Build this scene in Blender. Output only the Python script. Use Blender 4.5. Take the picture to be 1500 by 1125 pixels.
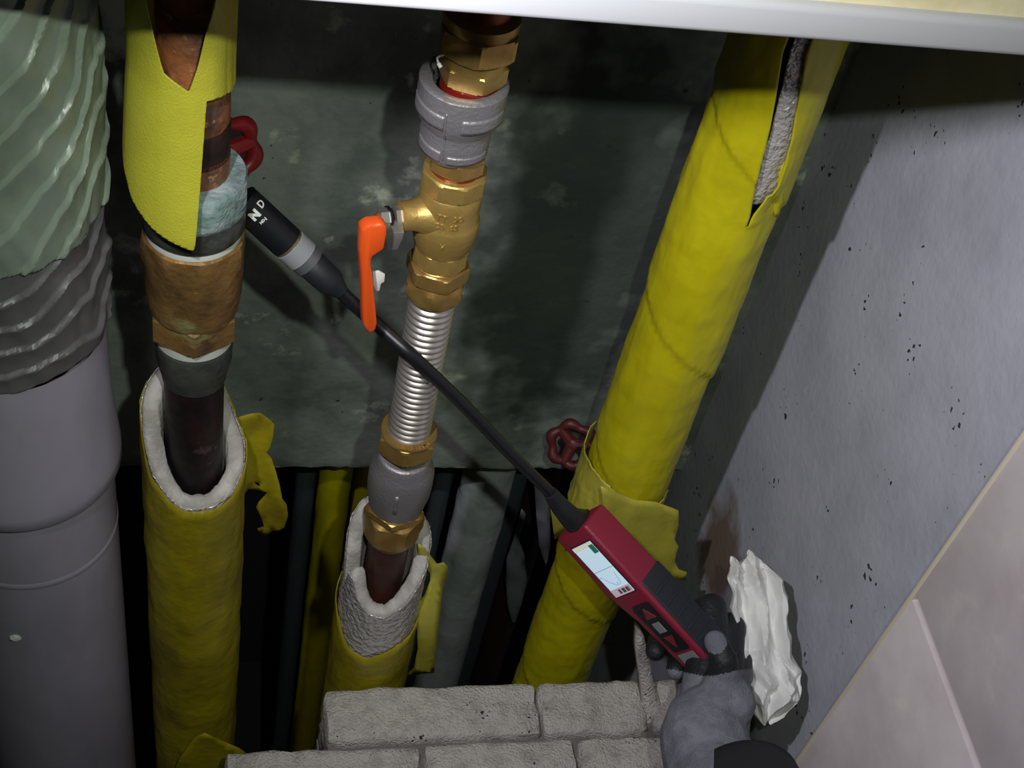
import bpy, bmesh, math, random
from mathutils import Vector, Matrix, noise
for o in list(bpy.data.objects): bpy.data.objects.remove(o, do_unlink=True)
scene = bpy.context.scene
COL = scene.collection
random.seed(7)
pi = math.pi

# ------------------------------------------------------------------ camera
F, CX, CY = 2000.0, 750.0, 562.5           # focal length and centre in pixels of the 1500x1125 frame
def cray(x, y): return Vector(((x-CX)/F, (y-CY)/F, 1.0))
_D = cray(290, 2380).normalized(); _Z = -_D          # straight down seen by the camera
_X = cray(9900, 780); _X = (_X - _X.dot(_Z)*_Z).normalized()
_Y = _Z.cross(_X)
RM = Matrix((_X, _Y, _Z))                            # camera (x right, y down, z forward) -> world
def wdir(x, y): return RM @ cray(x, y)
def P(x, y, d): return wdir(x, y)*d                  # pixel + distance along the view axis
def onY(x, y, Y): r = wdir(x, y); return r*(Y/r.y)
def onX(x, y, X): r = wdir(x, y); return r*(X/r.x)
def onZ(x, y, Z): r = wdir(x, y); return r*(Z/r.z)
def proj(p):
    c = RM.transposed() @ Vector(p); return c.x/c.z*F+CX, c.y/c.z*F+CY
cam = bpy.data.cameras.new('camera'); camo = bpy.data.objects.new('camera', cam); COL.objects.link(camo)
cam.sensor_fit = 'HORIZONTAL'; cam.sensor_width = 36; cam.lens = 36*F/1500
cam.clip_start = 0.01
right, down, fwd = (RM @ Vector((1,0,0)), RM @ Vector((0,1,0)), RM @ Vector((0,0,1)))
m3 = Matrix((right, -down, -fwd)).transposed()
camo.matrix_world = m3.to_4x4()
scene.camera = camo

# ------------------------------------------------------------------ light and exposure
w = bpy.data.worlds.new('world'); scene.world = w; w.use_nodes = True
w.node_tree.nodes['Background'].inputs[0].default_value = (0.75, 0.85, 1.0, 1)
w.node_tree.nodes['Background'].inputs[1].default_value = 0.006
def spot(name, loc, aim, power, col, rad, size):
    l = bpy.data.lights.new(name, 'SPOT'); l.energy = power; l.color = col; l.shadow_soft_size = rad
    l.spot_size = math.radians(size); l.spot_blend = 1.0
    o = bpy.data.objects.new(name, l); o.location = loc; COL.objects.link(o)
    o.rotation_euler = (Vector(aim)-o.location).to_track_quat('-Z', 'Y').to_euler(); return o
spot('phone_flash', (0.065, 0.0, 0.085), (.06, .80, -.70), 12.0, (0.92, 1.0, 0.88), 0.007, 80)
spot('hand_torch', (-0.07, 0.30, -0.155), (.43, .52, -.74), 11.0, (0.95, 0.93, 1.0), 0.010, 94)
scene.view_settings.view_transform = 'Standard'; scene.view_settings.look = 'None'
scene.view_settings.gamma = 1.0; scene.view_settings.use_curve_mapping = False
scene.view_settings.exposure = 0.0

# ------------------------------------------------------------------ helpers
def lin(h):
    c = [int(h[i:i+2], 16)/255 for i in (0, 2, 4)]
    return tuple((v/12.92 if v <= .04045 else ((v+.055)/1.055)**2.4) for v in c)+(1,)
def mat(name, base, rough=.6, metal=0., var=None, vscale=30., vlo=.4, vhi=.6, bump=0., bscale=200., detail=4., spec=.5,
        var2=None, v2scale=8., v2lo=.5, v2hi=.65, pits=0., pscale=60., coat=0., stretch=None, emit=None, estr=0., dist=.002, trans=0., alpha=1., sss=0.):
    m = bpy.data.materials.new(name); m.use_nodes = True; nt = m.node_tree; N = nt.nodes; L = nt.links
    b = N['Principled BSDF']; b.inputs['Roughness'].default_value = rough; b.inputs['Metallic'].default_value = metal
    b.inputs['Specular IOR Level'].default_value = spec; b.inputs['Coat Weight'].default_value = coat
    b.inputs['Transmission Weight'].default_value = trans; b.inputs['Alpha'].default_value = alpha
    tc = N.new('ShaderNodeTexCoord'); co = tc.outputs['Object']
    if stretch:
        mp = N.new('ShaderNodeMapping'); mp.inputs['Scale'].default_value = stretch; L.new(co, mp.inputs[0]); co = mp.outputs[0]
    col = lin(base) if isinstance(base, str) else base
    b.inputs['Base Color'].default_value = col
    cur = None
    def layer(c2, sc, lo, hi, cur, seed):
        nz = N.new('ShaderNodeTexNoise'); nz.noise_dimensions = '4D'; nz.inputs['W'].default_value = seed
        nz.inputs['Scale'].default_value = sc; nz.inputs['Detail'].default_value = 6; nz.inputs['Roughness'].default_value = .6
        L.new(co, nz.inputs['Vector'])
        mr = N.new('ShaderNodeMapRange'); mr.inputs[1].default_value = lo; mr.inputs[2].default_value = hi; L.new(nz.outputs['Fac'], mr.inputs[0])
        mx = N.new('ShaderNodeMix'); mx.data_type = 'RGBA'
        L.new(mr.outputs[0], mx.inputs[0])
        if cur is None: mx.inputs[6].default_value = col
        else: L.new(cur, mx.inputs[6])
        mx.inputs[7].default_value = lin(c2) if isinstance(c2, str) else c2
        return mx.outputs[2]
    if var: cur = layer(var, vscale, vlo, vhi, cur, 1.3)
    if var2: cur = layer(var2, v2scale, v2lo, v2hi, cur, 7.7)
    if pits:
        vo = N.new('ShaderNodeTexVoronoi'); vo.inputs['Scale'].default_value = pscale; vo.inputs['Randomness'].default_value = 1
        wn = N.new('ShaderNodeTexNoise'); wn.inputs['Scale'].default_value = pscale*1.6; L.new(co, wn.inputs['Vector'])
        wa = N.new('ShaderNodeVectorMath'); wa.operation = 'MULTIPLY_ADD'; L.new(wn.outputs['Color'], wa.inputs[0]); wa.inputs[1].default_value = (.9/pscale,)*3; L.new(co, wa.inputs[2])
        L.new(wa.outputs[0], vo.inputs['Vector'])
        nz = N.new('ShaderNodeTexNoise'); nz.inputs['Scale'].default_value = pscale*.22; L.new(co, nz.inputs['Vector'])
        mr = N.new('ShaderNodeMapRange'); mr.inputs[1].default_value = .52; mr.inputs[2].default_value = .75; mr.inputs[3].default_value = 0; mr.inputs[4].default_value = pits
        L.new(nz.outputs['Fac'], mr.inputs[0])
        lt = N.new('ShaderNodeMath'); lt.operation = 'LESS_THAN'; L.new(vo.outputs['Distance'], lt.inputs[0]); L.new(mr.outputs[0], lt.inputs[1])
        mx = N.new('ShaderNodeMix'); mx.data_type = 'RGBA'; L.new(lt.outputs[0], mx.inputs[0])
        if cur is None: mx.inputs[6].default_value = col
        else: L.new(cur, mx.inputs[6])
        mx.inputs[7].default_value = (.03, .03, .035, 1); cur = mx.outputs[2]
    if cur is not None: L.new(cur, b.inputs['Base Color'])
    if bump:
        nz = N.new('ShaderNodeTexNoise'); nz.inputs['Scale'].default_value = bscale; nz.inputs['Detail'].default_value = detail; L.new(co, nz.inputs['Vector'])
        bp = N.new('ShaderNodeBump'); bp.inputs['Strength'].default_value = bump; bp.inputs['Distance'].default_value = dist
        L.new(nz.outputs['Fac'], bp.inputs['Height']); L.new(bp.outputs[0], b.inputs['Normal'])
    if emit:
        b.inputs['Emission Color'].default_value = lin(emit); b.inputs['Emission Strength'].default_value = estr
    return m
def tag(o, label, cat, group=None, kind=None):
    if label: o['label'] = label
    if cat: o['category'] = cat
    if group: o['group'] = group
    if kind: o['kind'] = kind
    return o
def mesh_obj(name, me, material, parent=None, smooth=True, angle=35):
    me.name = name
    if isinstance(material, (list, tuple)):
        for q in material: me.materials.append(q)
    elif material: me.materials.append(material)
    if smooth:
        for p_ in me.polygons: p_.use_smooth = True
        me.set_sharp_from_angle(angle=math.radians(angle))
    o = bpy.data.objects.new(name, me); COL.objects.link(o)
    if parent: o.parent = parent; o.matrix_parent_inverse = parent.matrix_world.inverted()
    return o
def mk(name, verts, faces, material, parent=None, smooth=True, angle=35, weld=0.):
    me = bpy.data.meshes.new(name); me.from_pydata([tuple(v) for v in verts], [], faces); me.validate(); me.update()
    bm = bmesh.new(); bm.from_mesh(me)
    if weld: bmesh.ops.remove_doubles(bm, verts=bm.verts[:], dist=weld)
    bmesh.ops.recalc_face_normals(bm, faces=bm.faces); bm.to_mesh(me); bm.free()
    return mesh_obj(name, me, material, parent, smooth, angle)
def thing(name, loc, label, cat, group=None):
    o = bpy.data.objects.new(name, None); o.empty_display_size = .02; o.location = loc; COL.objects.link(o)
    bpy.context.view_layer.update()
    return tag(o, label, cat, group)
def box(name, lo, hi, material, parent=None, bev=0., seg=2):
    bm = bmesh.new(); bmesh.ops.create_cube(bm, size=1)
    for v in bm.verts: v.co = Vector((lo[i]+(v.co[i]+.5)*(hi[i]-lo[i]) for i in range(3)))
    if bev: bmesh.ops.bevel(bm, geom=bm.edges[:], offset=bev, segments=seg, affect='EDGES', profile=.5)
    me = bpy.data.meshes.new(name); bm.to_mesh(me); bm.free()
    return mesh_obj(name, me, material, parent, True, 40)
def solid(o, t, off=0.):
    md = o.modifiers.new('thickness', 'SOLIDIFY'); md.thickness = t; md.offset = off; return o
def tubepath(name, pts, rad, material, parent=None, n=16, cap=True, wob=None):
    pts = [Vector(p) for p in pts]; k = len(pts); V = []; Fc = []
    rads = rad if isinstance(rad, (list, tuple)) else [rad]*k
    ref = None
    for i, p in enumerate(pts):
        t = (pts[min(i+1, k-1)]-pts[max(i-1, 0)]).normalized()
        if ref is None: ref = t.orthogonal().normalized()
        ref = (ref - ref.dot(t)*t).normalized(); b = t.cross(ref)
        for j in range(n):
            a = 2*pi*j/n; V.append(p+(ref*math.cos(a)+b*math.sin(a))*rads[i])
    for i in range(k-1):
        for j in range(n):
            Fc.append((i*n+j, i*n+(j+1) % n, (i+1)*n+(j+1) % n, (i+1)*n+j))
    if cap: Fc.append(tuple(range(n))); Fc.append(tuple((k-1)*n+j for j in range(n)))
    return mk(name, V, Fc, material, parent)
def smoothpath(pts, n=8):
    pts = [Vector(p) for p in pts]; out = []
    for i in range(len(pts)-1):
        p0 = pts[max(i-1, 0)]; p1 = pts[i]; p2 = pts[i+1]; p3 = pts[min(i+2, len(pts)-1)]
        for k in range(n):
            t = k/n
            out.append(.5*((2*p1)+(p2-p0)*t+(2*p0-5*p1+4*p2-p3)*t*t+(-p0+3*p1-3*p2+p3)*t**3))
    out.append(pts[-1]); return out

class Axis:                                   # a vertical pipe axis; theta 0 faces the viewer's side, + to the right
    def __init__(s, px, py, Y):
        p = onY(px, py, Y); s.x, s.y = p.x, p.y
        s.f = Vector((s.x, s.y, 0)).normalized(); s.r = Vector((s.f.y, -s.f.x, 0))
    def pt(s, th, r, z): return Vector((s.x, s.y, z)) + (s.r*math.sin(th) - s.f*math.cos(th))*r
    def zf(s, py, r):                          # height whose front point (radius r) shows at row py
        a = s.pt(0, r, 0); lo, hi = -2.5, .5
        for _ in range(40):
            mid = (lo+hi)/2; y = proj((a.x, a.y, mid))[1] if (RM.transposed() @ Vector((a.x, a.y, mid))).z > .05 else -1e6
            if y > py: lo = mid
            else: hi = mid
        return (lo+hi)/2
    def hit(s, px, py, r):
        d = wdir(px, py); a = d.x**2+d.y**2; b = -2*(d.x*s.x+d.y*s.y); c = s.x**2+s.y**2-r*r
        D = b*b-4*a*c
        t = (-b-math.sqrt(max(D, 0)))/(2*a); p = d*t; v = Vector((p.x-s.x, p.y-s.y, 0))
        return math.atan2(v.dot(s.r), -v.dot(s.f)), p.z
def lathe(name, ax, prof, material, parent=None, n=48, phi=0., cap=True, angle=35, sides=6):
    """prof: list of (r, z, kind) kind 0 round, 1 polygon (r = corner radius), 2 polygon clipped to a chamfer circle"""
    V = []; Fc = []
    for e in prof:
        r, z, k = (e+(0,))[:3]
        for j in range(n):
            th = 2*pi*j/n
            rr = r
            if k:
                s = 2*pi/sides; a = ((th-phi+s*50) % s)-s/2
                h = r*math.cos(s/2)/math.cos(a)
                rr = h if k == 1 else min(h, r*(math.cos(s/2)*.25+.75)*.965)
            V.append(ax.pt(th, rr, z))
    m = len(prof)
    for i in range(m-1):
        for j in range(n):
            Fc.append((i*n+j, i*n+(j+1) % n, (i+1)*n+(j+1) % n, (i+1)*n+j))
    if cap: Fc.append(tuple(range(n))); Fc.append(tuple((m-1)*n+j for j in range(n)))
    return mk(name, V, Fc, material, parent, True, angle)
def hexnut(name, ax, r, zt, zb, material, parent=None, phi=0., ch=.0015, sides=6, cham_b=True):
    c = math.cos(pi/sides); rc = r*c
    prof = [(rc*.97, zt), (r, zt-ch, 2), (r, zt-ch*2.0, 1), (r, zb+ch*2.0, 1), (r, zb+ch, 2), (rc*.97, zb)]
    if not cham_b: prof = prof[:4]+[(r, zb, 1)]
    return lathe(name, ax, prof, material, parent, phi=phi, angle=22, sides=sides)
def interp(tab, x):
    if x <= tab[0][0]: return tab[0][1]
    for (a, b), (c, d) in zip(tab, tab[1:]):
        if x <= c: return b+(d-b)*(x-a)/max(c-a, 1e-9)
    return tab[-1][1]
def wrap(name, ax, cols, rfun, material, parent=None, nz=40, th=None, closed=False, grid=None, shear=0.):
    """cols: list of (theta, zbottom, ztop)"""
    V = []; Fc = []; n = len(cols)
    for (t, z0, z1) in cols:
        for k in range(nz+1):
            z = z0+(z1-z0)*k/nz if not grid else max(z0, min(z1, grid[0]+(grid[1]-grid[0])*k/nz+shear*t))
            V.append(ax.pt(t, rfun(t, z), z))
    for i in range(n if closed else n-1):
        i2 = (i+1) % n
        for k in range(nz): Fc.append((i*(nz+1)+k, i2*(nz+1)+k, i2*(nz+1)+k+1, i*(nz+1)+k+1))
    o = mk(name, V, Fc, material, parent, True, 50, 2e-6 if grid else 0.)
    if th: solid(o, th, 0)
    return o
def sheet(name, outline, dfun, material, parent=None, th=.0006, cuts=3, holes=()):
    bm = bmesh.new(); vs = [bm.verts.new((x, y, 0)) for x, y in outline]
    eds = [bm.edges.new((vs[i], vs[(i+1) % len(vs)])) for i in range(len(vs))]
    for h in holes:
        hv = [bm.verts.new((x, y, 0)) for x, y in h]
        eds += [bm.edges.new((hv[i], hv[(i+1) % len(hv)])) for i in range(len(hv))]
    bmesh.ops.triangle_fill(bm, edges=eds, use_beauty=True)
    for _ in range(cuts):
        lim = 14
        long = [e for e in bm.edges if e.calc_length() > lim]
        if long: bmesh.ops.subdivide_edges(bm, edges=long, cuts=1, use_grid_fill=False)
        bmesh.ops.triangulate(bm, faces=bm.faces[:])
    for v in bm.verts:
        x, y = v.co.x, v.co.y; v.co = P(x, y, dfun(x, y))
    bmesh.ops.recalc_face_normals(bm, faces=bm.faces)
    me = bpy.data.meshes.new(name); bm.to_mesh(me); bm.free()
    o = mesh_obj(name, me, material, parent, True, 60); solid(o, th, 0); return o
def depthY(x, y, Y): return Y/wdir(x, y).y
def text_mesh(s, size, extrude, bold=0.):
    cu = bpy.data.curves.new('t', 'FONT'); cu.body = s; cu.size = size; cu.extrude = extrude; cu.offset = bold; cu.align_x = 'CENTER'; cu.align_y = 'CENTER'; cu.resolution_u = 2
    o = bpy.data.objects.new('t', cu); COL.objects.link(o); bpy.context.view_layer.update()
    me = bpy.data.meshes.new_from_object(o.evaluated_get(bpy.context.evaluated_depsgraph_get()))
    bpy.data.objects.remove(o, do_unlink=True); bpy.data.curves.remove(cu); return me
def nz3(x, y, z, s): return noise.noise(Vector((x*s, y*s, z*s)))

# ------------------------------------------------------------------ materials
M = {}
M['concrete_green'] = mat('greenish_concrete', '8d968c', .85, var='59625b', vscale=9, vlo=.42, vhi=.62, var2='c4cbb8', v2scale=19, v2lo=.60, v2hi=.67, bump=.6, bscale=90, pits=.20, pscale=90)
M['concrete_grey'] = mat('grey_concrete', 'b4b5c1', .8, var='a3a5b0', vscale=14, vlo=.4, vhi=.65, bump=.35, bscale=120, pits=.32, pscale=125)
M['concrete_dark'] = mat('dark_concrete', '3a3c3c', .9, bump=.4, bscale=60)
M['tile'] = mat('marble_tile', 'dcd3d5', .35, var='cbc0c3', vscale=16, vlo=.4, vhi=.65, var2='e4dcda', v2scale=40, v2lo=.55, v2hi=.75)
M['tile_beige'] = mat('beige_tile', 'cfc4a2', .4, var='b0a070', vscale=20, vlo=.45, vhi=.7)
M['grout'] = mat('grout', 'f0ecf0', .8)
M['bead'] = mat('cream_bead', 'd2c8b2', .5)
M['white_trim'] = mat('white_trim', 'a9a9ae', .35)
M['brick'] = mat('cement_brick', 'cbc4be', .95, var='a8a19b', vscale=70, vlo=.45, vhi=.7, bump=1.0, bscale=480, detail=8, dist=.004, pits=.34, pscale=210)
M['mortar'] = mat('mortar', '6f6a68', .95, bump=.8, bscale=200)
M['pvc'] = mat('grey_pvc', 'aaa4b4', .38, var='8f8998', vscale=12, vlo=.4, vhi=.7, pits=.10, pscale=60, stretch=(1, 1, .5))
M['film'] = mat('green_film', '8d9a8d', .33, var='74806f', vscale=18, vlo=.4, vhi=.7, bump=.25, bscale=60)
M['film_grey'] = mat('grey_film', '6d6b6d', .4, var='565458', vscale=22, vlo=.4, vhi=.7, bump=.3, bscale=60)
M['tape'] = mat('yellow_tape', 'c4ba10', .42, var='b0a60d', vscale=22, vlo=.4, vhi=.7, bump=.22, bscale=70, dist=.003)
M['tape_old'] = mat('old_yellow_tape', 'c4c03a', .5, var='b3ae30', vscale=25, vlo=.4, vhi=.7, bump=.25, bscale=900, var2='8f8c2c', v2scale=22, v2lo=.68, v2hi=.73)
M['tape_dirty'] = mat('dirty_yellow_tape', '9c8f10', .5, var='7d6f10', vscale=14, vlo=.45, vhi=.65, bump=.4, bscale=80, dist=.003)
M['tape_pale'] = mat('pale_yellow_tape', 'bdb545', .4, var='aca338', vscale=25, bump=.2, bscale=80)
M['foam'] = mat('white_foam', 'c9c3bd', .95, var='aaa49e', vscale=60, bump=.5, bscale=300)
M['foil'] = mat('foil', 'd2cccb', .30, .45, bump=1.0, bscale=260, dist=.003, detail=2)
M['copper_old'] = mat('old_copper', 'a8683c', .5, .3, var='5e463c', vscale=40, vlo=.42, vhi=.62, var2='cf9a68', v2scale=130, v2lo=.58, v2hi=.66, bump=.6, bscale=180)
M['copper_dark'] = mat('blackened_copper', '38231e', .5, .3, var='191518', vscale=25, vlo=.4, vhi=.6, var2='6a5550', v2scale=60, v2lo=.62, v2hi=.75, bump=.4, bscale=120)
M['copper'] = mat('copper', '94522f', .4, .6, var='7a4025', vscale=30)
M['copper_brown'] = mat('brown_copper', '55302a', .45, .35, var='3c2420', vscale=40)
M['verdigris'] = mat('verdigris', 'a2afb3', .9, .05, var='6f8a80', vscale=45, vlo=.4, vhi=.62, var2='626c70', v2scale=34, v2lo=.56, v2hi=.68, bump=.8, bscale=280)
M['brass_old'] = mat('tarnished_brass', '94703c', .55, .4, var='54402a', vscale=20, vlo=.42, vhi=.62, var2='a19a66', v2scale=40, v2lo=.58, v2hi=.70, bump=.6, bscale=160)
M['dark_steel'] = mat('dark_steel', '585b54', .5, .4, var='383a36', vscale=40, bump=.5, bscale=150)
M['ptfe'] = mat('white_seal_tape', 'c8ccc4', .7)
M['brass'] = mat('brass', 'bd9a5c', .34, .7, var='ab8748', vscale=50, bump=.06, bscale=300)
M['brass_cast'] = mat('cast_brass', 'b99a56', .40, .62, bump=.16, bscale=320)
M['steel_cast'] = mat('cast_steel', '9b979a', .46, .65, bump=.28, bscale=420)
M['steel'] = mat('bright_steel', 'bdb6b0', .36, .8)
M['red_seal'] = mat('red_sealant', '6e1a10', .15, 0., coat=.6)
M['orange'] = mat('orange_vinyl', 'e0541c', .38)
M['white_plastic'] = mat('white_plastic', 'd5d2cc', .5)
M['black'] = mat('black_plastic', '15161a', .35)
M['black_soft'] = mat('black_rubber', '1b1d22', .55, bump=.1, bscale=300)
M['sheath'] = mat('dark_sheath', '17181d', .4)
M['ring_metal'] = mat('probe_metal', '86878a', .35, .7)
M['ring_gold'] = mat('probe_gold', 'a89a72', .3, .8)
M['red'] = mat('red_paint', '8e1d22', .4, var='7a161b', vscale=60)
M['red_dark'] = mat('dull_red_paint', '5a1d20', .5)
M['dev_red'] = mat('red_housing', '861d35', .48, bump=.12, bscale=900)
M['dev_black'] = mat('grip_rubber', '20242c', .6, bump=.15, bscale=500)
M['screen'] = mat('screen', 'b8d0da', .2, emit='b9d3e2', estr=.62)
M['screen_bar'] = mat('screen_bar', 'c7cbbb', .2, emit='c4cbbd', estr=.55)
M['screen_foot'] = mat('screen_foot', 'b9a9b2', .2, emit='b7a8b4', estr=.45)
M['screen_green'] = mat('screen_green', '1f5a4c', .2, emit='1f6a58', estr=.4)
M['screen_line'] = mat('screen_line', '7f93b8', .2, emit='7f95c0', estr=.5)
M['screen_dark'] = mat('screen_dark', '4a3340', .3, emit='5a4450', estr=.3)
M['btn_grey'] = mat('grey_button', '84868a', .4)
M['btn_red'] = mat('red_button', '7c2634', .4)
M['glove'] = mat('grey_knit', '7d7d88', .95, bump=.7, bscale=700, var='6a6a76', vscale=80)
M['glove_black'] = mat('black_coating', '191a20', .6, bump=.5, bscale=350)
M['sleeve'] = mat('dark_sleeve', '1c1d24', .85, bump=.3, bscale=300)
M['tissue'] = mat('tissue', 'e6e5e4', .9, bump=.12, bscale=250)
M['bg_green'] = mat('grey_green_wrap', 'd0d5db', .5, var='b0b8b6', vscale=18, bump=.35, bscale=50, dist=.004)
M['bg_dark'] = mat('dark_wrap', '454e52', .6, bump=.2, bscale=60)
M['bg_navy'] = mat('navy_pipe', '2a3048', .5)
M['bg_brown'] = mat('brown_pipe', '3a2022', .6)
M['bg_film'] = mat('grey_plastic', '8a8b92', .4, bump=.5, bscale=40)
# oval colour patches: rust stain on the grey concrete, darker area on the green
def add_patch(m, centre, rad, colour):
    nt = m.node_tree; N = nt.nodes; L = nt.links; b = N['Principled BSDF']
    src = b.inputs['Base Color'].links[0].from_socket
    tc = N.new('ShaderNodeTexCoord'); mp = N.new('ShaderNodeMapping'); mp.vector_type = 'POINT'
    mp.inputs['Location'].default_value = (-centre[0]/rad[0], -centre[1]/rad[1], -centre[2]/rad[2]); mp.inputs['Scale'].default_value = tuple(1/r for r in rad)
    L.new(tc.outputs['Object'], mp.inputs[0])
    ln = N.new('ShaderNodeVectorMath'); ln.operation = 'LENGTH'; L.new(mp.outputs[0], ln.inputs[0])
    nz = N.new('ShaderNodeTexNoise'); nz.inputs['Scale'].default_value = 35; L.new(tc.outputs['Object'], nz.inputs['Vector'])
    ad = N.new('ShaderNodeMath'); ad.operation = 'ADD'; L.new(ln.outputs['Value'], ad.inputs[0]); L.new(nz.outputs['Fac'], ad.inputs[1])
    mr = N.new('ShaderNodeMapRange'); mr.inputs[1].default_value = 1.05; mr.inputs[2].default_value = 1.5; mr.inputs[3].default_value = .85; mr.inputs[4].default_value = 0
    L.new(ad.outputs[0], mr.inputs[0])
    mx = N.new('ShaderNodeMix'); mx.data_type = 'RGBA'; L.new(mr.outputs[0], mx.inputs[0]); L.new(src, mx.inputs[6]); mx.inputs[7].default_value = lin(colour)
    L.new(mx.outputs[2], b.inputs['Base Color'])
add_patch(M['concrete_green'], (.285, .80, -.72), (.125, .3, .30), '343d39')  # darker soft-edged oval on the back wall, right of the centre riser
add_patch(M['concrete_grey'], (.45, .675, -.99), (.1, .055, .075), '6e5238')

# ------------------------------------------------------------------ the setting
XR, YB, YF = .45, .80, .44
def struct(o): o['kind'] = 'structure'; return o
ZB = onY(640, 686, YB).z
# back wall: a concrete panel whose ragged lower edge leaves an open void underneath
def back_wall():
    V = []; Fc = []; nx, nzz = 150, 60; x0, x1, z1 = -.55, XR, .25
    for k in range(nzz+1):
        for i in range(nx+1):
            x = x0+(x1-x0)*i/nx; t = k/nzz; zz = ZB+(z1-ZB)*t**1.5
            if k == 0: zz += .0022*nz3(x, 0, 1, 60)+.0016*nz3(x, 3, 0, 170)
            V.append((x, YB+.0012*nz3(x, zz, 0, 14)+(.004*abs(nz3(x, 1, 5, 90)) if k == 0 else 0), zz))
    w_ = nx+1
    for k in range(nzz):
        for i in range(nx): Fc.append((k*w_+i, k*w_+i+1, (k+1)*w_+i+1, (k+1)*w_+i))
    nfront = len(V)
    for i in range(nx+1): V.append((x0+(x1-x0)*i/nx, YB+.028, V[i][2]))
    for i in range(nx): Fc.append((i, nfront+i, nfront+i+1, i+1))
    b = len(V); V += [(x0, YB+.028, z1), (x1, YB+.028, z1)]
    Fc.append(tuple([nfront+i for i in range(nx+1)]+[b+1, b]))
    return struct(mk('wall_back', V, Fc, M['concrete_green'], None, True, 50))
wb = back_wall(); wb['label'] = 'dark greenish concrete back wall with ragged lower edge'
struct(box('wall_right', (XR, YF, -2.40), (XR+.1, 1.4, .25), M['concrete_grey']))['label'] = 'grey pitted concrete side wall on the right with a rust stain'
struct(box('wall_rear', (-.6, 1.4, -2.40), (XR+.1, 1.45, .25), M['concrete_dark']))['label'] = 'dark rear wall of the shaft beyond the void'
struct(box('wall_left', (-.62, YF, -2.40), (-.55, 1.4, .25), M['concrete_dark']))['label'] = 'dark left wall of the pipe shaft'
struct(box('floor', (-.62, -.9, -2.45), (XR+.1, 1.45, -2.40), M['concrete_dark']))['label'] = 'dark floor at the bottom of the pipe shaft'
# header over the opening: white trim with a beige tiled face above
ZH = onY(1500, 81, YF).z
wf = struct(box('wall_header', (-.62, YF+.003, ZH+.014), (XR+.1, YF+.10, .25), M['tile_beige'])); wf['label'] = 'stained beige wall face above the white trim'
t1 = struct(box('trim_1', (-.62, YF-.002, ZH), (XR-.012, YF+.10, ZH+.0155), M['white_trim'], None, .003, 3)); t1['label'] = 'white trim strip along the top of the opening'
# right-hand room wall: marble-look tiles standing proud of the shaft wall, white grout joint between
zg = onX(1345, 885, XR-.011).z
wt = struct(box('wall_tiled', (XR-.004, -.7, -2.40), (XR+.1, YF-.001, .25), M['grout'])); wt['label'] = 'room wall clad in pale marble-look tiles beside the opening'
gr = onX(1345, 885, XR-.012)
for (z0, z1) in ((zg+.0030, zg+.60), (zg-.60, zg-.0030)):
    box('tile', (XR-.012, YF-.60, z0), (XR-.004, YF-.0015, z1), M['tile'], wt, .0012, 2)
box('corner_bead', (XR-.0125, YF-.003, -2.38), (XR-.003, YF+.0012, .2), M['bead'], wt, .001, 2)

# brick sill: cement bricks on edge along the top of the low front wall
ZS = -1.0

core = box('wall_front', (onZ(475, 1050, ZS).x, .405, -2.40), (XR-.001, .556, ZS-.085), M['mortar']); struct(core); core['label'] = 'low front wall capped with rough grey cement bricks'
def rough_brick(lo, hi, seed, rough=.003):
    bm = bmesh.new(); bmesh.ops.create_cube(bm, size=1)
    bmesh.ops.subdivide_edges(bm, edges=bm.edges[:], cuts=11, use_grid_fill=True)
    size = [hi[i]-lo[i] for i in range(3)]; c = [(hi[i]+lo[i])/2 for i in range(3)]
    for v in bm.verts:
        p = Vector((v.co[i]*size[i] for i in range(3)))
        rr = .006                                             # worn arrises
        q = Vector((max(-(size[i]/2-rr), min(size[i]/2-rr, p[i])) for i in range(3)))
        dv = p-q
        if dv.length > 1e-6: p = q+dv.normalized()*min(dv.length, rr)
        n_ = nz3(p.x+seed, p.y, p.z, 55)*rough+nz3(p.x, p.y+seed, p.z, 140)*rough*.7+nz3(p.x, p.y, p.z+seed, 320)*rough*.3
        p += (v.co.normalized())*n_
        v.co = p+Vector(c)
    me = bpy.data.meshes.new('brick'); bm.to_mesh(me); bm.free(); return me
def sx(px, Y): # world X at sill height for a pixel column
    lo, hi = -1, 1
    for _ in range(40):
        m_ = (lo+hi)/2
        if proj((m_, Y, ZS))[0] < px: lo = m_
        else: hi = m_
    return lo
y_a = onZ(650, 1000, ZS).y; y_b = onZ(650, 1083, ZS).y; y_c = y_b-(y_a-y_b)*1.0
rows = [(y_b+.002, y_a, [(478, 788), (793, 948), (953, 1120)]), (y_c, y_b-.002, [(330, 618), (624, 846), (852, 1010), (1015, 1130)])]
sd = 0
for (ya, yb, cols) in rows:
    for (a, b_) in cols:
        sd += 3.7
        me = rough_brick((sx(a, (ya+yb)/2), ya, ZS-.088), (min(sx(b_, (ya+yb)/2), XR-.004), yb, ZS+random.uniform(-.003, .002)), sd)
        mesh_obj('brick', me, M['brick'], core, True, 60)
box('mortar_step', (sx(332, y_c), .405, -2.39), (sx(480, y_c), y_b-.004, ZS-.086), M['mortar'], core)
box('mortar_bed', (sx(480, y_b), y_c+.004, ZS-.086), (XR-.004, y_a-.004, ZS-.012), M['mortar'], core, .004)

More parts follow.
